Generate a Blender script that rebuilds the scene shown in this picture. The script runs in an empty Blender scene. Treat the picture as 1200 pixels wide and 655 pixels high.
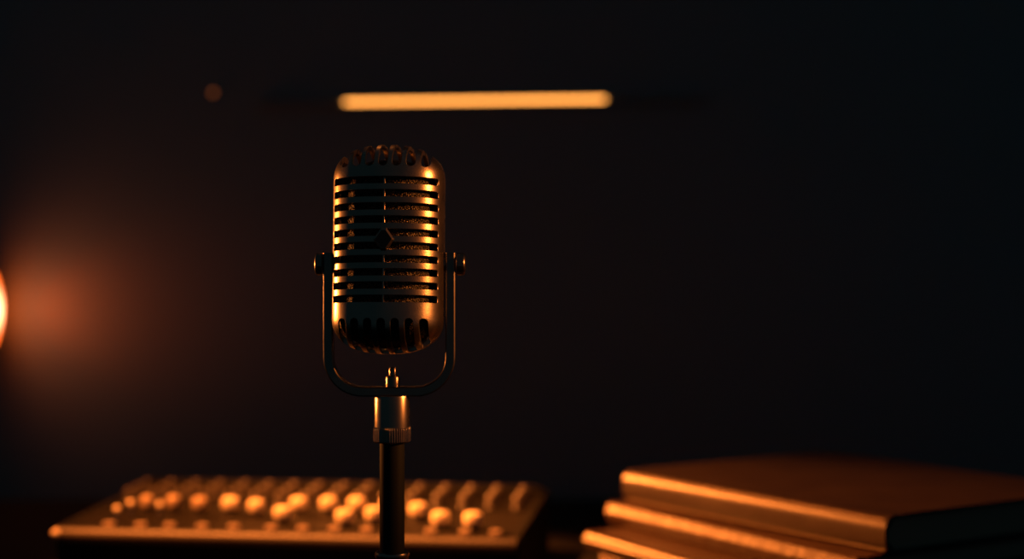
import bpy, bmesh, math, random
from mathutils import Vector, Matrix

random.seed(7)
scene = bpy.context.scene
COL = scene.collection
PI = math.pi
ZC = 1.08            # camera height
TABLE = 0.75         # table top
F = 1900.0           # focal length in pixels of the 1200 px wide frame
S = 1 / 1750.0       # one photo pixel at the microphone, in metres
MY = 1900.0 * S      # distance of the microphone


def at(px, py, y):
    """World point seen at pixel px, py at distance y."""
    return Vector(((px - 600) / F * y, y, ZC - (py - 300) / F * y))


# ------------------------------------------------------------------ helpers
def obj(name, bm, mat, parent=None, world=False, smooth=True, angle=35):
    if world and parent is not None:
        bm.transform(Matrix.Translation(-parent.location))
    bmesh.ops.recalc_face_normals(bm, faces=bm.faces)
    me = bpy.data.meshes.new(name)
    if smooth:
        lim = math.radians(angle)
        for f in bm.faces:
            f.smooth = True
        for e in bm.edges:
            if len(e.link_faces) == 2:
                e.smooth = e.calc_face_angle(0) < lim
    bm.to_mesh(me)
    bm.free()
    o = bpy.data.objects.new(name, me)
    COL.objects.link(o)
    for m in (mat if isinstance(mat, (list, tuple)) else [mat]):
        me.materials.append(m)
    if parent is not None:
        o.parent = parent
    return o


def tag(o, label, cat, group=None):
    o['label'] = label
    o['category'] = cat
    if group:
        o['group'] = group
    return o


def thing(name, label, cat, loc=(0, 0, 0), rz=0.0, group=None):
    o = bpy.data.objects.new(name, None)
    o.empty_display_size = 0.02
    COL.objects.link(o)
    o.location = loc
    o.rotation_euler = (0, 0, rz)
    return tag(o, label, cat, group)


def box(bm, x0, x1, y0, y1, z0, z1, bev=0.0, seg=2):
    t = bmesh.new()
    bmesh.ops.create_cube(t, size=1)
    for v in t.verts:
        v.co = Vector(((x0 + x1) / 2 + v.co.x * (x1 - x0), (y0 + y1) / 2 + v.co.y * (y1 - y0),
                       (z0 + z1) / 2 + v.co.z * (z1 - z0)))
    if bev > 0:
        bmesh.ops.bevel(t, geom=t.edges[:], offset=bev, segments=seg, affect='EDGES', profile=0.5)
    merge(bm, t)


def merge(bm, t, mat=None):
    if mat is not None:
        t.transform(mat)
    me = bpy.data.meshes.new('tmp')
    t.to_mesh(me)
    t.free()
    bm.from_mesh(me)
    bpy.data.meshes.remove(me)


def lathe(bm, prof, seg=48, mat=None, ripple=None):
    """Revolve (r, z) pairs about z; closed at both ends."""
    t = bmesh.new()
    rings = []
    for r, z in prof:
        if r < 1e-7:
            rings.append([t.verts.new((0, 0, z))])
        else:
            ring = []
            for i in range(seg):
                a = 2 * PI * i / seg
                rr = r * (ripple(i, z) if ripple else 1)
                ring.append(t.verts.new((rr * math.cos(a), rr * math.sin(a), z)))
            rings.append(ring)
    for a, b in zip(rings, rings[1:]):
        for i in range(seg):
            j = (i + 1) % seg
            if len(a) == 1 and len(b) == 1:
                continue
            if len(a) == 1:
                t.faces.new((a[0], b[i], b[j]))
            elif len(b) == 1:
                t.faces.new((a[i], a[j], b[0]))
            else:
                t.faces.new((a[i], a[j], b[j], b[i]))
    for ring in (rings[0], rings[-1]):
        if len(ring) > 1:
            t.faces.new(ring)
    bmesh.ops.recalc_face_normals(t, faces=t.faces)
    merge(bm, t, mat)


def prism(bm, pts, d0, d1, axis='y', mat=None):
    """Extrude a closed polygon; pts are (a, b) in the plane across the axis."""
    t = bmesh.new()

    def mk(a, b, d):
        return {'y': (a, d, b), 'x': (d, a, b), 'z': (a, b, d)}[axis]
    lo = [t.verts.new(mk(a, b, d0)) for a, b in pts]
    hi = [t.verts.new(mk(a, b, d1)) for a, b in pts]
    n = len(pts)
    for i in range(n):
        j = (i + 1) % n
        t.faces.new((lo[i], lo[j], hi[j], hi[i]))
    t.faces.new(lo)
    t.faces.new(hi)
    bmesh.ops.recalc_face_normals(t, faces=t.faces)
    merge(bm, t, mat)


# ---------------------------------------------------------------- materials
class N:
    def __init__(self, name):
        self.m = bpy.data.materials.new(name)
        self.m.use_nodes = True
        self.t = self.m.node_tree
        self.t.nodes.clear()
        self.out = self.add('ShaderNodeOutputMaterial')

    def add(self, kind, **kw):
        n = self.t.nodes.new(kind)
        for k, v in kw.items():
            setattr(n, k, v)
        return n

    def link(self, a, b):
        self.t.links.new(a, b)


def surf(name, color, rough=0.5, metal=0.0, var=0.0, vscale=60.0, bump=0.0, bscale=200.0, bevel=0.0,
         rvar=0.0, spec=0.5, stretch=(1, 1, 1)):
    n = N(name)
    p = n.add('ShaderNodeBsdfPrincipled')
    p.inputs['Metallic'].default_value = metal
    p.inputs['Roughness'].default_value = rough
    p.inputs['Specular IOR Level'].default_value = spec
    tc = n.add('ShaderNodeTexCoord')
    mp = n.add('ShaderNodeMapping')
    mp.inputs['Scale'].default_value = stretch
    n.link(tc.outputs['Object'], mp.inputs['Vector'])
    nz = n.add('ShaderNodeTexNoise')
    nz.inputs['Scale'].default_value = vscale
    nz.inputs['Detail'].default_value = 5
    n.link(mp.outputs['Vector'], nz.inputs['Vector'])
    mix = n.add('ShaderNodeMix', data_type='RGBA')
    mix.inputs[6].default_value = tuple(c * (1 - var) for c in color) + (1,)
    mix.inputs[7].default_value = tuple(min(1, c * (1 + var)) for c in color) + (1,)
    n.link(nz.outputs['Fac'], mix.inputs[0])
    n.link(mix.outputs[2], p.inputs['Base Color'])
    if rvar:
        mr = n.add('ShaderNodeMapRange')
        mr.inputs['To Min'].default_value = max(0.02, rough - rvar)
        mr.inputs['To Max'].default_value = min(1, rough + rvar)
        n.link(nz.outputs['Fac'], mr.inputs['Value'])
        n.link(mr.outputs['Result'], p.inputs['Roughness'])
    last = None
    if bevel:
        bv = n.add('ShaderNodeBevel', samples=4)
        bv.inputs['Radius'].default_value = bevel
        last = bv.outputs['Normal']
    if bump:
        b2 = n.add('ShaderNodeTexNoise')
        b2.inputs['Scale'].default_value = bscale
        b2.inputs['Detail'].default_value = 4
        n.link(mp.outputs['Vector'], b2.inputs['Vector'])
        bp = n.add('ShaderNodeBump')
        bp.inputs['Strength'].default_value = bump
        bp.inputs['Distance'].default_value = 0.001
        n.link(b2.outputs['Fac'], bp.inputs['Height'])
        if last:
            n.link(last, bp.inputs['Normal'])
        last = bp.outputs['Normal']
    if last:
        n.link(last, p.inputs['Normal'])
    n.link(p.outputs['BSDF'], n.out.inputs['Surface'])
    return n.m


def glow(name, color, strength):
    n = N(name)
    e = n.add('ShaderNodeEmission')
    e.inputs['Color'].default_value = color + (1,)
    e.inputs['Strength'].default_value = strength
    n.link(e.outputs['Emission'], n.out.inputs['Surface'])
    return n.m


def mesh_cloth(name):
    """Woven wire gauze behind the slots."""
    n = N(name)
    p = n.add('ShaderNodeBsdfPrincipled')
    p.inputs['Metallic'].default_value = 0.9
    p.inputs['Roughness'].default_value = 0.5
    tc = n.add('ShaderNodeTexCoord')
    vo = n.add('ShaderNodeTexVoronoi')
    vo.inputs['Scale'].default_value = 900
    n.link(tc.outputs['Object'], vo.inputs['Vector'])
    cr = n.add('ShaderNodeValToRGB')
    cr.color_ramp.elements[0].position = 0.25
    cr.color_ramp.elements[0].color = (0.11, 0.092, 0.075, 1)
    cr.color_ramp.elements[1].position = 0.6
    cr.color_ramp.elements[1].color = (0.01, 0.01, 0.01, 1)
    n.link(vo.outputs['Distance'], cr.inputs['Fac'])
    n.link(cr.outputs['Color'], p.inputs['Base Color'])
    bp = n.add('ShaderNodeBump', invert=True)
    bp.inputs['Strength'].default_value = 1.0
    bp.inputs['Distance'].default_value = 0.0006
    n.link(vo.outputs['Distance'], bp.inputs['Height'])
    n.link(bp.outputs['Normal'], p.inputs['Normal'])
    n.link(p.outputs['BSDF'], n.out.inputs['Surface'])
    return n.m


M_METAL = surf('aged_gunmetal', (0.33, 0.28, 0.235), 0.28, 1.0, var=0.12, vscale=90, bump=0.06, bscale=900,
               bevel=0.0005, rvar=0.05)
M_YOKE = surf('dark_yoke_metal', (0.22, 0.19, 0.165), 0.26, 1.0, var=0.1, bevel=0.0006, rvar=0.05)
M_COLLAR = surf('collar_metal', (0.33, 0.28, 0.235), 0.27, 1.0, var=0.08, bevel=0.0004, rvar=0.04)
M_ROD = surf('black_rod_paint', (0.014, 0.017, 0.019), 0.6, 0.0, bevel=0.0006, spec=0.05)
M_GAUZE = mesh_cloth('grille_gauze')
M_BADGE = surf('badge_enamel', (0.05, 0.045, 0.04), 0.3, 0.8, bevel=0.0003)
M_TABLE = surf('black_stained_wood', (0.022, 0.022, 0.023), 0.8, 0.0, var=0.4, vscale=12, bump=0.1, bscale=40,
               stretch=(0.15, 2, 1), spec=0.06)
M_WALL = surf('painted_plaster', (0.22, 0.26, 0.29), 0.9, 0.0, var=0.06, vscale=3, bump=0.1, bscale=60, spec=0.1)
M_FLOOR = surf('dark_floor_boards', (0.05, 0.04, 0.035), 0.6, 0.0, var=0.3, vscale=6, stretch=(0.2, 2, 1))
M_DESK = surf('mixer_grey_steel', (0.009, 0.0095, 0.010), 0.6, 0.0, var=0.1, bump=0.1, bscale=1500, spec=0.04)
M_PANEL = surf('mixer_black_panel', (0.006, 0.0055, 0.005), 0.6, 0.0, var=0.15, spec=0.08)
M_TRIM = surf('mixer_front_trim', (0.046, 0.038, 0.032), 0.5, 0.0, var=0.1)
M_SLOT = surf('fader_slot_black', (0.006, 0.006, 0.006), 0.7)
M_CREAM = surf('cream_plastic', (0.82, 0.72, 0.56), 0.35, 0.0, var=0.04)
M_CREAM_DIM = surf('dimmed_cream_plastic', (0.42, 0.33, 0.24), 0.4, 0.0, var=0.04)  # cap colour darkened to stand in for weaker light
M_KNOB = surf('dark_knob_plastic', (0.036, 0.03, 0.027), 0.48, 0.0, var=0.1)
M_BUTTON = surf('grey_button_plastic', (0.27, 0.22, 0.18), 0.45)
M_CHROME = surf('chrome', (0.75, 0.72, 0.7), 0.12, 1.0)
M_BOOK = surf('brown_leather', (0.024, 0.016, 0.013), 0.35, 0.0, var=0.25, vscale=25, bump=0.25, bscale=500, rvar=0.06)
M_BOOK2 = surf('worn_red_brown_cloth', (0.05, 0.03, 0.02), 0.42, 0.0, var=0.55, vscale=45, bump=0.8, bscale=90,
               rvar=0.12, spec=0.15)
M_BOOK3 = surf('tan_leather', (0.05, 0.03, 0.02), 0.38, 0.0, var=0.25, vscale=30, bump=0.2, bscale=400, spec=0.29)
M_BOOK4 = surf('rust_cloth', (0.10, 0.055, 0.03), 0.45, 0.0, var=0.25, vscale=40, bump=0.3, bscale=700)
M_PAGES = surf('aged_pages', (0.30, 0.25, 0.19), 0.85, 0.0, var=0.3, vscale=80, stretch=(0.05, 0.05, 9), bump=0.4,
               bscale=90, spec=0.1)
M_HOUSING = surf('black_lamp_housing', (0.02, 0.02, 0.02), 0.45, 0.2)
M_RAIL = surf('grey_rail_paint', (0.24, 0.26, 0.28), 0.6)


def hot_glow(name):
    """Frosted diffuser with a hot centre where the lamp sits behind it."""
    n = N(name)
    tc = n.add('ShaderNodeTexCoord')
    sep = n.add('ShaderNodeSeparateXYZ')
    n.link(tc.outputs['Object'], sep.inputs['Vector'])
    cmb = n.add('ShaderNodeCombineXYZ')
    sub = n.add('ShaderNodeMath', operation='ADD')
    sub.inputs[1].default_value = 0.075            # the lamp axis stands 75 mm off the wall
    n.link(sep.outputs['Y'], sub.inputs[0])
    n.link(sub.outputs[0], cmb.inputs['Y'])
    n.link(sep.outputs['Z'], cmb.inputs['Z'])
    ln = n.add('ShaderNodeVectorMath', operation='LENGTH')
    n.link(cmb.outputs[0], ln.inputs[0])
    mr = n.add('ShaderNodeMapRange', interpolation_type='SMOOTHSTEP')
    mr.inputs['From Min'].default_value = 0.045
    mr.inputs['From Max'].default_value = 0.0
    n.link(ln.outputs['Value'], mr.inputs['Value'])
    mix = n.add('ShaderNodeMix', data_type='RGBA')
    mix.inputs[6].default_value = (3.7, 0.50, 0.05, 1)
    mix.inputs[7].default_value = (10.0, 4.0, 1.8, 1)
    n.link(mr.outputs['Result'], mix.inputs[0])
    e = n.add('ShaderNodeEmission')
    n.link(mix.outputs[2], e.inputs['Color'])
    n.link(e.outputs['Emission'], n.out.inputs['Surface'])
    return n.m


M_BULB = hot_glow('warm_lamp_glow')
M_TUBE = glow('amber_tube_glow', (1.0, 0.36, 0.065), 4.0)
M_PILOT = glow('pilot_glow', (1.0, 0.24, 0.06), 0.3)

# -------------------------------------------------------------- the setting
WALLY = 2.45
bm = bmesh.new()
box(bm, -2.6, 2.6, WALLY, WALLY + 0.12, 0, 2.8)
obj('wall_back', bm, M_WALL)['kind'] = 'structure'
bm = bmesh.new()
box(bm, -2.6, 2.6, -0.6, WALLY + 0.12, -0.06, 0)
obj('floor', bm, M_FLOOR)['kind'] = 'structure'

# -------------------------------------------------------------------- table
tb = thing('table', 'black stained wooden table under the microphone, mixer and books', 'table', (0, 1.32, 0))
bm = bmesh.new()
box(bm, -1.15, 1.15, 0.45 - 1.32, 2.2 - 1.32, TABLE - 0.035, TABLE, 0.003)
obj('tabletop', bm, M_TABLE, tb)
bm = bmesh.new()
for y in (-0.80, 0.80):
    box(bm, -1.06, 1.06, y - 0.011, y + 0.011, TABLE - 0.115, TABLE - 0.034)
for x in (-1.06, 1.06):
    box(bm, x - 0.011, x + 0.011, -0.80, 0.80, TABLE - 0.115, TABLE - 0.034)
obj('apron', bm, M_TABLE, tb)
for x in (-1.06, 1.06):
    for y in (-0.80, 0.80):
        bm = bmesh.new()
        box(bm, x - 0.03, x + 0.03, y - 0.03, y + 0.03, 0, TABLE - 0.034, 0.004)
        obj('leg', bm, M_TABLE, tb)

# --------------------------------------------------------------- microphone
HX, HD, HH = 65 * S, 60 * S, 122.5 * S     # half width, half depth, half height of the head
Z0 = 80 * S                                # where the ends begin to round over


def head_surface(k, kz, nu=144, nv=56):
    """Rounded capsule of superelliptic section; k and kz scale it inward."""
    t = bmesh.new()
    rings = []
    ex, p = 2.35, 2.35
    for j in range(nv + 1):
        v = -1 + 2 * j / nv
        a = abs(v)
        if a < 0.45:
            z, s = Z0 * a / 0.45, 1.0
        else:
            th = (a - 0.45) / 0.55 * PI / 2
            z = Z0 + (HH - Z0) * math.sin(th) ** (2 / p)
            s = math.cos(th) ** (2 / p) if th < PI / 2 - 1e-6 else 0.0
        z = math.copysign(z, v) * kz
        if s < 1e-5:
            rings.append([t.verts.new((0, 0, z))])
            continue
        ring = []
        for i in range(nu):
            u = 2 * PI * i / nu
            c, sn = math.cos(u), math.sin(u)
            x = math.copysign(abs(c) ** (2 / ex), c) * HX * k * s
            y = math.copysign(abs(sn) ** (2 / ex), sn) * HD * k * s
            ring.append(t.verts.new((x, y, z)))
        rings.append(ring)
    for a, b in zip(rings, rings[1:]):
        for i in range(nu):
            j = (i + 1) % nu
            if len(a) == 1:
                t.faces.new((a[0], b[j], b[i]))
            elif len(b) == 1:
                t.faces.new((a[i], a[j], b[0]))
            else:
                t.faces.new((a[i], a[j], b[j], b[i]))
    bmesh.ops.recalc_face_normals(t, faces=t.faces)
    return t


def stadium(xc, w, z_round, z_end, up):
    """Slot outline: rounded at z_round, square at z_end."""
    r = w / 2
    pts = []
    n = 10
    s = 1 if up else -1
    zc = z_round + s * r
    for i in range(n + 1):
        a = PI * i / n
        pts.append((xc - r * math.cos(a), zc - s * r * math.sin(a)))
    pts += [(xc + r, z_end), (xc - r, z_end)]
    return pts


bm = head_surface(1, 1)
inner = head_surface(1 - 4.2 / 65, 1 - 4.2 / 122.5)
bmesh.ops.reverse_faces(inner, faces=inner.faces)
merge(bm, inner)
me = bpy.data.meshes.new('shell_src')
bm.to_mesh(me)
bm.free()
shell_src = bpy.data.objects.new('shell_src', me)
COL.objects.link(shell_src)

cut = bmesh.new()
for i in range(10):                                    # horizontal slots front and back
    zc = (292.5 - (217.3 + i * 15.05)) * S
    for sgn in (-1, 1):
        y0, y1 = sorted((sgn * 0.004, sgn * 0.06))
        h = 4.1 * S
        xw = 60.5 * S
        r = 1.6 * S
        pts = []
        for cx, cz, a0 in ((xw - r, h - r, 0), (-xw + r, h - r, 90), (-xw + r, -h + r, 180), (xw - r, -h + r, 270)):
            for q in range(4):
                a = math.radians(a0 + q * 30)
                pts.append((cx + r * math.cos(a), zc + cz + r * math.sin(a)))
        prism(cut, pts, y0, y1)
for k in range(-3, 4):                                 # slots over the crown and up from the chin
    xk = k * 15.6 * S
    prism(cut, stadium(xk, 10.6 * S, 91.5 * S, 0.09, True), -0.06, 0.06)
    for sgn in (-1, 1):
        y0, y1 = sorted((sgn * 9 * S, sgn * 0.06))
        prism(cut, stadium(xk, 9.6 * S, -82.5 * S, -0.09, False), y0, y1)
me = bpy.data.meshes.new('cut_src')
cut.to_mesh(me)
cut.free()
cut_src = bpy.data.objects.new('cut_src', me)
COL.objects.link(cut_src)
bo = shell_src.modifiers.new('cut', 'BOOLEAN')
bo.operation = 'DIFFERENCE'
bo.solver = 'EXACT'
bo.object = cut_src
dg = bpy.context.evaluated_depsgraph_get()
ev = shell_src.evaluated_get(dg)
shell = bmesh.new()
tmp = ev.to_mesh()
shell.from_mesh(tmp)
ev.to_mesh_clear()
bpy.data.objects.remove(shell_src)
bpy.data.objects.remove(cut_src)

mic_base = Vector(((459.5 - 600) * S, MY, ZC - (518 - 300) * S))
mic = thing('microphone', 'vintage ribbed bronze-toned microphone in a U-shaped yoke on a black stand', 'microphone', mic_base)
HEADM = (Matrix.Translation(Vector(((456 - 600) * S, MY, ZC + (300 - 292.5) * S)))
         @ Matrix.Rotation(math.radians(-4.0), 4, 'Z') @ Matrix.Rotation(math.radians(-4.5), 4, 'X'))


def mo(name, bm, mat, parent=mic, m=HEADM, **kw):
    if m is not None:
        bm.transform(m)
    bm.transform(Matrix.Translation(-mic_base))
    return obj(name, bm, mat, parent, **kw)


head = mo('head_shell', shell, M_METAL, angle=30)
gz = head_surface(1 - 9.0 / 65, 1 - 12.5 / 122.5, 96, 40)
gz.transform(Matrix.Translation((0, 0, -5.5 * S)))
mo('grille_gauze', gz, M_GAUZE, head)
bm = bmesh.new()                                       # thin upright fin seen through the slots
yf = -HD + 2.4 * S
box(bm, 0.9 * S, 3.1 * S, yf, yf + 7 * S, -75 * S, 79 * S, 0.3 * S)
mo('centre_fin', bm, M_METAL, head)
bm = bmesh.new()                                       # pointed badge over the fin
cx, cz, yb = 2.5 * S, 7.0 * S, -HD
OUT = ((12, 0), (3, 13), (-3, 13), (-12, 0), (-3, -13), (3, -13))


def frustum(b, k0, k1, y0, y1):
    lo = [b.verts.new((cx + dx * S * k0, y0, cz + dz * S * k0)) for dx, dz in OUT]
    hi = [b.verts.new((cx + dx * S * k1, y1, cz + dz * S * k1)) for dx, dz in OUT]
    for q in range(6):
        b.faces.new((lo[q], lo[(q + 1) % 6], hi[(q + 1) % 6], hi[q]))
    b.faces.new(lo)
    b.faces.new(hi)


frustum(bm, 1.0, 1.0, yb + 4 * S, yb - 0.6 * S)
frustum(bm, 1.0, 0.80, yb - 0.6 * S, yb - 2.4 * S)
mo('badge', bm, M_METAL, head, angle=10)
bm = bmesh.new()
frustum(bm, 0.78, 0.78, yb - 1.0 * S, yb - 2.6 * S)
mo('badge_plate', bm, M_BADGE, head, angle=10)

# yoke, swept as a flat bar round a U
path = []
XL, XR, YT, YB, R = 385.5, 528.0, 296.0, 458.3, 40.0
path.append((XL, YT))
path.append((XL, 360.0))
for i in range(13):
    a = PI / 2 * i / 12
    path.append((XL + R - R * math.cos(a), YB - R + R * math.sin(a)))
for i in range(13):
    a = PI / 2 * i / 12
    path.append((XR - R + R * math.sin(a), YB - R + R * math.cos(a)))
path.append((XR, 360.0))
path.append((XR, YT))
P3 = [Vector(((x - 600) * S, 0, ZC - (y - 300) * S)) for x, y in path]
bm = bmesh.new()
rings = []
hw, hd, cb = 5.6 * S, 10.5 * S, 1.3 * S
for i, p in enumerate(P3):
    d = (P3[min(i + 1, len(P3) - 1)] - P3[max(i - 1, 0)]).normalized()
    nrm = Vector((-d.z, 0, d.x))
    ring = []
    for a, b in ((hw, -hd + cb), (hw, hd - cb), (hw - cb, hd), (-hw + cb, hd), (-hw, hd - cb), (-hw, -hd + cb),
                 (-hw + cb, -hd), (hw - cb, -hd)):
        q = p + nrm * a + Vector((0, MY + b, 0))
        ring.append(bm.verts.new(q))
    rings.append(ring)
for a, b in zip(rings, rings[1:]):
    for i in range(8):
        j = (i + 1) % 8
        bm.faces.new((a[i], a[j], b[j], b[i]))
bm.faces.new(rings[0])
bm.faces.new(rings[-1])
yoke = mo('yoke', bm, M_YOKE, m=None, angle=25)

PIV = ZC - (309.5 - 300) * S


def side_knob(x_in, x_out):
    """Milled pivot screw standing out of the yoke arm."""
    s = 1 if x_out > x_in else -1
    L = abs(x_out - x_in) * S
    m = (Matrix.Translation(Vector(((x_in - 600) * S, MY, PIV)))
         @ Matrix.Rotation(s * PI / 2, 4, 'Y'))
    b = bmesh.new()
    r = 13.2 * S
    lathe(b, [(0, 0), (r * 0.96, 0), (r, 0.5 * S), (r, L - 3.4 * S), (r * 0.97, L - 2.2 * S), (r * 0.86, L - 0.9 * S),
              (r * 0.6, L - 0.2 * S), (0, L)], 60, m,
          ripple=lambda i, z: 1.0 if (i % 3 or z > L - 3 * S) else 0.975)
    return mo('pivot_knob', b, M_YOKE, m=None, angle=40)


side_knob(378.7, 369)
side_knob(534.8, 546)
for x0, x1 in ((389, 394.5), (518, 524)):              # short bosses into the head
    b = bmesh.new()
    m = Matrix.Translation(Vector(((x0 - 600) * S, MY, PIV))) @ Matrix.Rotation(PI / 2, 4, 'Y')
    lathe(b, [(0, 0), (9 * S, 0), (9 * S, (x1 - x0) * S), (0, (x1 - x0) * S)], 40, m)
    mo('pivot_boss', b, M_YOKE, m=None)


def vlathe(name, prof_px, xc, mat, seg=64, ripple=None, parent=mic, angle=35):
    """Turned part; profile as (radius px, photo row) from the bottom up."""
    b = bmesh.new()
    prof = [(r * S, ZC - (y - 300) * S) for r, y in prof_px]
    lathe(b, prof, seg, Matrix.Translation(Vector(((xc - 600) * S, MY, 0))), ripple)
    return mo(name, b, mat, parent, m=None, angle=angle)


nut = vlathe('yoke_nut', [(0, 453.5), (8.2, 453.5), (8.2, 442), (7.4, 440.5), (5.6, 440), (0, 440)], 460.3, M_YOKE, 40)
vlathe('screw_head', [(0, 440.5), (4.4, 440.5), (4.4, 431.5), (3.6, 430.2), (0, 430)], 460.3, M_YOKE, 32, parent=nut)
vlathe('swivel_collar', [(0, 501), (20.5, 501), (20.5, 465), (19.8, 463), (0, 463)], 459.5, M_COLLAR)
vlathe('locking_ring', [(0, 518), (20.5, 518), (22, 516.5), (22, 502), (20.8, 500), (0, 500)], 459.3, M_COLLAR, 192,
       ripple=lambda i, z: 0.95 if i % 4 < 2 else 1.0, angle=20)

# -------------------------------------------------------------------- stand
sx = (459.5 - 600) * S
stand = thing('microphone_stand', 'black upright stand rod with a beaded collar holding the vintage microphone', 'stand', (sx, MY, TABLE))
bm = bmesh.new()
H = mic_base.z - TABLE
rr = 14.6 * S
lathe(bm, [(0, 0.02), (rr, 0.02), (rr, H - 2 * S), (rr * 0.95, H), (0, H)], 64)
obj('rod', bm, M_ROD, stand)
zb = ZC - (649 - 300) * S - TABLE
bm = bmesh.new()
lathe(bm, [(0, 0.03), (18.5 * S, 0.03), (18.5 * S, zb - 5 * S), (19.5 * S, zb - 3.6 * S), (20.4 * S, zb - 0.5 * S), (19.6 * S, zb + 2.2 * S),
           (17.4 * S, zb + 3.4 * S), (15.2 * S, zb + 2.2 * S), (14.2 * S, zb), (0, zb)], 64)
obj('beaded_collar', bm, M_COLLAR, stand)
bm = bmesh.new()
lathe(bm, [(0, 0), (0.078, 0), (0.080, 0.003), (0.080, 0.009), (0.076, 0.014), (0.045, 0.020), (0.022, 0.030), (0.018, 0.034),
           (0, 0.034)], 96)
obj('weighted_base', bm, M_ROD, stand)

# -------------------------------------------------------------------- mixer
PANEL = 0.060
mx_loc = Vector((-0.452, 1.605, TABLE))
MR = -math.atan2(0.064, 0.465)
mixer = thing('audio_mixer', 'black audio mixing desk with rows of cream and dark knobs behind the microphone', 'mixer', mx_loc, MR)
W, D = 0.460, 0.258
SLOPE = 0.010 / D


def pz(y):
    return PANEL + SLOPE * y


bm = bmesh.new()
prism(bm, [(0.014, 0.004), (D, 0.004), (D, pz(D) - 0.001), (0.006, pz(0.006) - 0.001), (0.006, 0.046), (0.014, 0.040)], 0.004, W - 0.004, 'x')
body = obj('body', bm, M_DESK, mixer)
bm = bmesh.new()
prism(bm, [(0.008, pz(0.008) - 0.0015), (D - 0.03, pz(D - 0.03) - 0.0015), (D - 0.03, pz(D - 0.03)), (0.008, pz(0.008))], 0.006, W - 0.006, 'x')
panel = obj('control_panel', bm, M_PANEL, mixer)
bm = bmesh.new()                                       # rounded front edge
pts = []
for i in range(13):
    a = PI / 2 + PI * i / 12
    pts.append((0.006 + 0.0062 * math.cos(a), PANEL - 0.0065 + 0.0068 * math.sin(a)))
pts += [(0.012, PANEL - 0.0133), (0.012, PANEL + 0.0003)]
prism(bm, pts, 0, W, 'x')
obj('front_trim', bm, M_TRIM, mixer)
for x0 in (-0.002, W - 0.006):
    bm = bmesh.new()
    prism(bm, [(0.004, 0.0), (D, 0.0), (D, pz(D) + 0.001), (0.010, PANEL + 0.001), (0.004, PANEL - 0.004)], x0, x0 + 0.008, 'x')
    obj('side_cheek', bm, M_DESK, mixer)
bm = bmesh.new()
prism(bm, [(D - 0.030, pz(D) - 0.003), (D, pz(D) - 0.003), (D, pz(D) + 0.005), (D - 0.024, pz(D) + 0.005), (D - 0.030, pz(D) + 0.002)],
      0.006, W - 0.006, 'x')
obj('rear_housing', bm, M_DESK, mixer)
for x in (0.03, W - 0.03):
    for y in (0.03, D - 0.03):
        bm = bmesh.new()
        lathe(bm, [(0, 0), (0.008, 0), (0.009, 0.005), (0, 0.005)], 20, Matrix.Translation((x, y, 0)))
        obj('rubber_foot', bm, M_SLOT, mixer)
bm = bmesh.new()                                       # near left corner stud, its pale colour painting in a metal glint
bmesh.ops.create_uvsphere(bm, u_segments=16, v_segments=10, radius=0.0042,
                          matrix=Matrix.Translation((0.0005, -0.0005, PANEL - 0.004)))
obj('corner_glint_stud', bm, M_CREAM, mixer)

INV = (Matrix.Translation(mx_loc) @ Matrix.Rotation(MR, 4, 'Z')).inverted()


def on_panel(px, py, h):
    """Where the sight line of a photo pixel meets the plane h above the panel, in mixer coordinates."""
    c = INV @ Vector((0, 0, ZC))
    p = INV @ at(px, py, 1.6)
    d = p - c
    t = (PANEL + h - c.z) / (d.z - SLOPE * d.y + 1e-12)
    t = (PANEL + h + SLOPE * c.y - c.z) / (d.z - SLOPE * d.y)
    q = c + d * t
    return q.x, q.y


used = []


def cream_knob(px, py, r=0.0068):
    cap = M_CREAM_DIM if px < 250 else M_CREAM  # leftmost caps coloured dimmer, as if less light reached them
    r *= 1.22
    x, y = on_panel(px, py, 0.0105)
    used.append((x, y))
    m = Matrix.Translation((x, y, pz(y)))
    b = bmesh.new()
    lathe(b, [(0, 0), (r * 0.80, 0), (r * 0.80, 0.0045), (r * 0.72, 0.006), (0, 0.006)], 28, m)
    k = obj('knob', b, M_KNOB, mixer)
    b = bmesh.new()
    lathe(b, [(0, 0.006), (r * 0.94, 0.006), (r, 0.0075), (r, 0.0135), (r * 0.92, 0.0155), (r * 0.6, 0.0168), (0, 0.0172)], 32, m,
          ripple=lambda i, z: 0.97 if i % 4 == 0 else 1.0)
    obj('knob_cap', b, cap, k)


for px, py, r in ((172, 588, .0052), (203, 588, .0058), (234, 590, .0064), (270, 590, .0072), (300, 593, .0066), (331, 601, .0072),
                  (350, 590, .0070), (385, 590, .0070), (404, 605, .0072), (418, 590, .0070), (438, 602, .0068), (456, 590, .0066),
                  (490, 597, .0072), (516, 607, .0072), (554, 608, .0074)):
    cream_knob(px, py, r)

# dark pots in channel columns further back
CH = 16
for c in range(CH):
    x = 0.018 + c * (W - 0.036) / (CH - 1)
    for y in (0.150, 0.178, 0.206):
        if any(abs(x - a) < 0.013 and abs(y - b) < 0.013 for a, b in used):
            continue
        m = Matrix.Translation((x, y, pz(y)))
        b = bmesh.new()
        r = 0.0052
        lathe(b, [(0, 0), (r * 1.15, 0), (r * 1.15, 0.002), (r, 0.003), (r * 0.92, 0.0125), (r * 0.7, 0.0140), (0, 0.0142)], 24, m)
        obj('knob', b, M_KNOB, mixer)
# push buttons along the front
for px in (128, 165, 199, 237, 274, 318, 355, 392, 430, 505, 545, 581):
    x, y = on_panel(px, 614 + (px - 128) * 0.022, 0.004)
    if any(abs(x - a) < 0.012 and abs(y - b) < 0.012 for a, b in used):
        continue
    b = bmesh.new()
    box(b, x - 0.0055, x + 0.0055, y - 0.004, y + 0.004, pz(y) - 0.0005, pz(y) + 0.006, 0.0012)
    obj('push_button', b, M_BUTTON, mixer)
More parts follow.
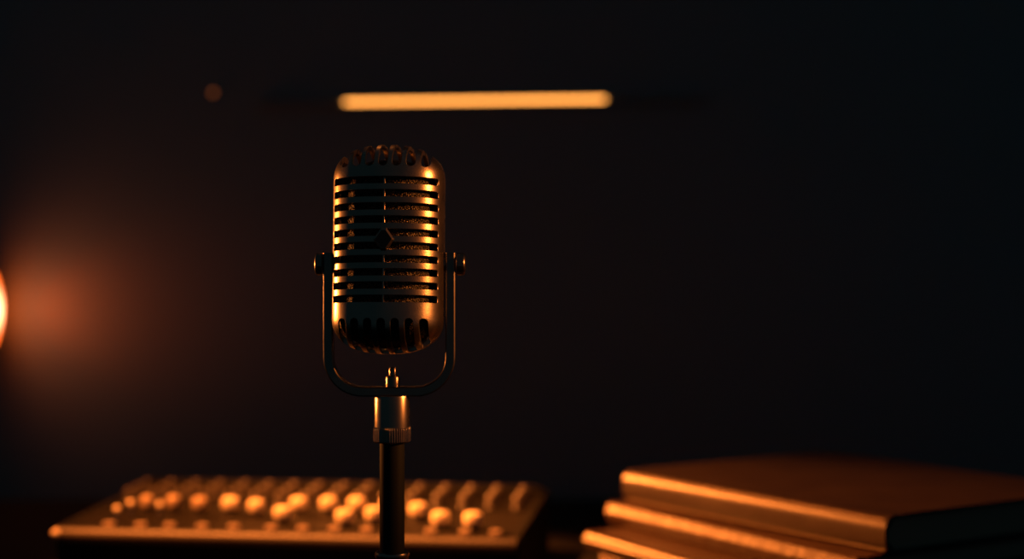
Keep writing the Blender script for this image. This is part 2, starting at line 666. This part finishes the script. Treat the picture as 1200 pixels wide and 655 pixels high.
# three chrome toggle switches on the left
for px, py in ((137, 597), (153, 590), (187, 592)):
    x, y = on_panel(px, py, 0.012)
    m = Matrix.Translation((x, y, pz(y)))
    b = bmesh.new()
    lathe(b, [(0, 0), (0.004, 0), (0.004, 0.002), (0.0016, 0.0025), (0.0012, 0.0105), (0, 0.0105)], 20, m)
    k = obj('toggle_switch', b, M_CHROME, mixer)
    b = bmesh.new()
    bmesh.ops.create_uvsphere(b, u_segments=20, v_segments=12, radius=0.0033, matrix=m @ Matrix.Translation((0, 0, 0.0125)))
    obj('switch_glint_tip', b, M_CREAM, k)  # cream ball paints in the bright glint of the chrome tip

# -------------------------------------------------------------------- books
def book(label, corner, rot_deg, L, Dp, T, ztop, mat, rad, board=0.003, square=0.0035, round_spine=0.0):
    """Closed book lying flat; corner is the far end of the spine edge, local y runs along the spine to the near end."""
    rz = math.radians(rot_deg)
    t = thing('book', label, 'book', (corner[0], corner[1], ztop - T), rz, 'books stacked on the table')
    n = 7
    outer = [(Dp, 0.0)]
    for i in range(n + 1):                            # lower spine edge
        a = 1.5 * PI - PI / 2 * i / n
        outer.append((rad + rad * math.cos(a), rad + rad * math.sin(a)))
    if round_spine:
        for i in range(1, 8):
            f = i / 8
            outer.append((-round_spine * math.sin(PI * f), rad + (T - 2 * rad) * f))
    for i in range(n + 1):
        a = PI - PI / 2 * i / n
        outer.append((rad + rad * math.cos(a), T - rad + rad * math.sin(a)))
    # shallow hinge groove on the upper board
    outer += [(rad + 0.004, T), (rad + 0.007, T - 0.0009), (rad + 0.011, T)] if rad > 0.004 else []
    outer += [(Dp, T), (Dp, T - board)]
    ri = max(rad - board, 0.0008)
    innerp = [(board + ri, T - board), (board, T - board - ri), (board, board + ri), (board + ri, board), (Dp, board)]
    b = bmesh.new()
    prism(b, outer + innerp, -L, 0.0, 'y')
    obj('cover', b, mat, t, angle=30)
    b = bmesh.new()
    box(b, board, Dp - square, -L + square, -square, board, T - board)
    obj('page_block', b, M_PAGES, t)
    return t


BT = TABLE
Z1 = ZC - 0.2087
T1, T2, T3 = 0.032, 0.0215, 0.0165
Z2, Z3, Z4 = Z1 - T1, Z1 - T1 - T2, Z1 - T1 - T2 - T3
book('thick brown leather hardcover book lying on top of the stack', (0.108, 1.585), 34, 0.342, 0.275, T1, Z1, M_BOOK, 0.012)
book('worn red-brown book second from the top, just under the thick leather one', (0.0936, 1.588), 31.5, 0.345, 0.262, T2, Z2, M_BOOK2, 0.0045,
     round_spine=0.003)
book('slim tan book third from the top, jutting furthest left', (0.069, 1.546), 29.5, 0.345, 0.262, T3, Z3, M_BOOK3, 0.0055, round_spine=0.002)
book('rust coloured book at the bottom of the stack resting on the table', (0.083, 1.535), 31, 0.33, 0.25, Z4 - BT, Z4, M_BOOK4, 0.006)

# ---------------------------------------------------------------- wall lamp
LY = 2.375
lc = at(-4.0, 363, LY)
apex_x = lc.x
RIM, RC = 0.060, 0.150
cap_d = RC - math.sqrt(RC * RC - RIM * RIM)
lamp = thing('wall_lamp', 'round wall lamp with a glowing domed diffuser at the left edge', 'lamp', (apex_x - cap_d, WALLY, lc.z))
MX = Matrix.Translation((0, LY - WALLY, 0)) @ Matrix.Rotation(PI / 2, 4, 'Y')
bm = bmesh.new()
prof = []
for i in range(17):
    a = math.asin(RIM / RC) * (1 - i / 16)
    prof.append((RC * math.sin(a) if i < 16 else 0.0, RC * math.cos(a) - (RC - cap_d)))
lathe(bm, [(0, -0.004), (RIM, -0.004)] + prof, 64, MX)
obj('diffuser', bm, M_BULB, lamp)
bm = bmesh.new()
lathe(bm, [(0, -0.11), (0.04, -0.11), (0.058, -0.10), (RIM + 0.006, -0.08), (RIM + 0.006, -0.002), (RIM + 0.0005, -0.002), (RIM + 0.0005, -0.006),
           (0, -0.006)], 64, MX)
obj('housing', bm, M_HOUSING, lamp)
bm = bmesh.new()
box(bm, -0.065, -0.035, -0.035, 0.0, -0.02, 0.02, 0.003)
box(bm, -0.09, -0.01, -0.008, 0.0, -0.04, 0.04, 0.003)
obj('wall_bracket', bm, M_HOUSING, lamp)

# ---------------------------------------------------------------- light bar
BY = 2.438
a0, a1 = at(300, 120.6, BY), at(830, 114.6, BY)
g0, g1 = at(403, 119.2, BY), at(710, 116.2, BY)
mid = (a0 + a1) / 2
bar = thing('light_bar', 'slim glowing amber light bar mounted high on the back wall', 'light', (mid.x, WALLY, mid.z))
tilt = math.atan2(a1.z - a0.z, a1.x - a0.x)
RB = Matrix.Rotation(-tilt, 4, 'Y')
half = (a1.x - a0.x) / 2
bm = bmesh.new()
box(bm, -half, half, -0.012, 0.0, 0.0030, 0.0048, 0.0004)
box(bm, -half, half, -0.012, 0.0, -0.0048, -0.0030, 0.0004)
box(bm, -half, half, -0.0055, 0.0, -0.0032, 0.0032)
bm.transform(RB)
obj('rail', bm, M_RAIL, bar)
bm = bmesh.new()
gl = (g1.x - g0.x) / 2
gc = (g0.x + g1.x) / 2 - mid.x
lathe(bm, [(0, -gl), (0.0018, -gl + 0.0008), (0.0026, -gl + 0.003), (0.0026, gl - 0.003), (0.0018, gl - 0.0008), (0, gl)], 24,
      Matrix.Translation((gc, -0.0082, 0)) @ Matrix.Rotation(PI / 2, 4, 'Y'))
bm.transform(RB)
obj('glowing_tube', bm, M_TUBE, bar)

# -------------------------------------------------------------- pilot light
pp = at(249, 108, 2.44)
pil = thing('pilot_light', 'tiny dim red-orange pilot light on the wall left of the bar', 'light', (pp.x, WALLY + 0.0005, pp.z))
MP = Matrix.Rotation(PI / 2, 4, 'X')
bm = bmesh.new()
lathe(bm, [(0, 0), (0.0065, 0), (0.0065, 0.006), (0.0045, 0.007), (0.0045, 0.005), (0, 0.005)], 32, MP)
obj('bezel', bm, M_HOUSING, pil)
bm = bmesh.new()
lathe(bm, [(0, 0.005), (0.0043, 0.005), (0.0036, 0.0082), (0, 0.0095)], 32, MP)
obj('lens', bm, M_PILOT, pil)

# ------------------------------------------------------------------- lights
def spot(name, loc, target, power, color, angle, blend, radius):
    l = bpy.data.lights.new(name, 'SPOT')
    l.energy = power
    l.color = color
    l.spot_size = math.radians(angle)
    l.spot_blend = blend
    l.shadow_soft_size = radius
    o = bpy.data.objects.new(name, l)
    COL.objects.link(o)
    o.location = loc
    o.rotation_euler = (Vector(target) - Vector(loc)).to_track_quat('-Z', 'Y').to_euler()
    return o


WARM = (1.0, 0.27, 0.045)
AMBER = (1.0, 0.22, 0.03)
HEADC = (-0.083, MY, ZC)
spot('side_spot', (1.25, 0.95, ZC + 0.30), HEADC, 110.0, WARM, 13.5, 0.1, 0.09)
spot('back_left_spot', (-1.10, 1.80, ZC + 0.00), (-0.083, MY, ZC - 0.005), 80.0, WARM, 13.5, 0.1, 0.06)
spot('book_spot', (-0.85, 2.22, ZC + 0.15), (0.15, 1.44, ZC - 0.23), 460.0, AMBER, 30, 1.0, 0.05)  # added unseen spot; the wall lamp alone leaves the books too dark
spot('desk_spot', (-0.60, 1.43, ZC + 0.75), (-0.23, 1.65, ZC - 0.26), 310.0, AMBER, 28, 0.4, 0.05)  # unseen overhead spot added to brighten the mixer caps
spot('hair_spot', (-0.25, 2.1, ZC + 0.95), HEADC, 0.9, WARM, 12, 0.5, 0.04)
spot('lamp_beam', (lc.x + 0.004, LY, lc.z), (lc.x + 1.0, LY + 0.72, lc.z), 0.46, (1.0, 0.085, 0.003), 86, 1.0, 0.02)
spot('lamp_wash', (lc.x + 0.004, LY, lc.z), (lc.x + 0.6, LY + 1.0, lc.z), 0.24, (1.0, 0.09, 0.003), 150, 1.0, 0.02)

w = bpy.data.worlds.new('world')
scene.world = w
w.use_nodes = True
bg = w.node_tree.nodes['Background']
bg.inputs['Color'].default_value = (0.36, 0.80, 1.0, 1)
bg.inputs['Strength'].default_value = 0.018

# ------------------------------------------------------------------- camera
cam = bpy.data.cameras.new('camera')
cam.sensor_width = 36
cam.lens = F / 1200 * 36
cam.shift_y = -27.5 / 1200
cam.dof.use_dof = True
cam.dof.focus_distance = 1.058
cam.dof.aperture_fstop = 2.9
cam.clip_start = 0.02
co = bpy.data.objects.new('camera', cam)
COL.objects.link(co)
co.location = (0, 0, ZC)
co.rotation_euler = (PI / 2, 0, 0)
scene.camera = co

vs = scene.view_settings
vs.view_transform = 'Standard'
vs.look = 'None'
vs.exposure = 0
vs.gamma = 1
vs.use_curve_mapping = False
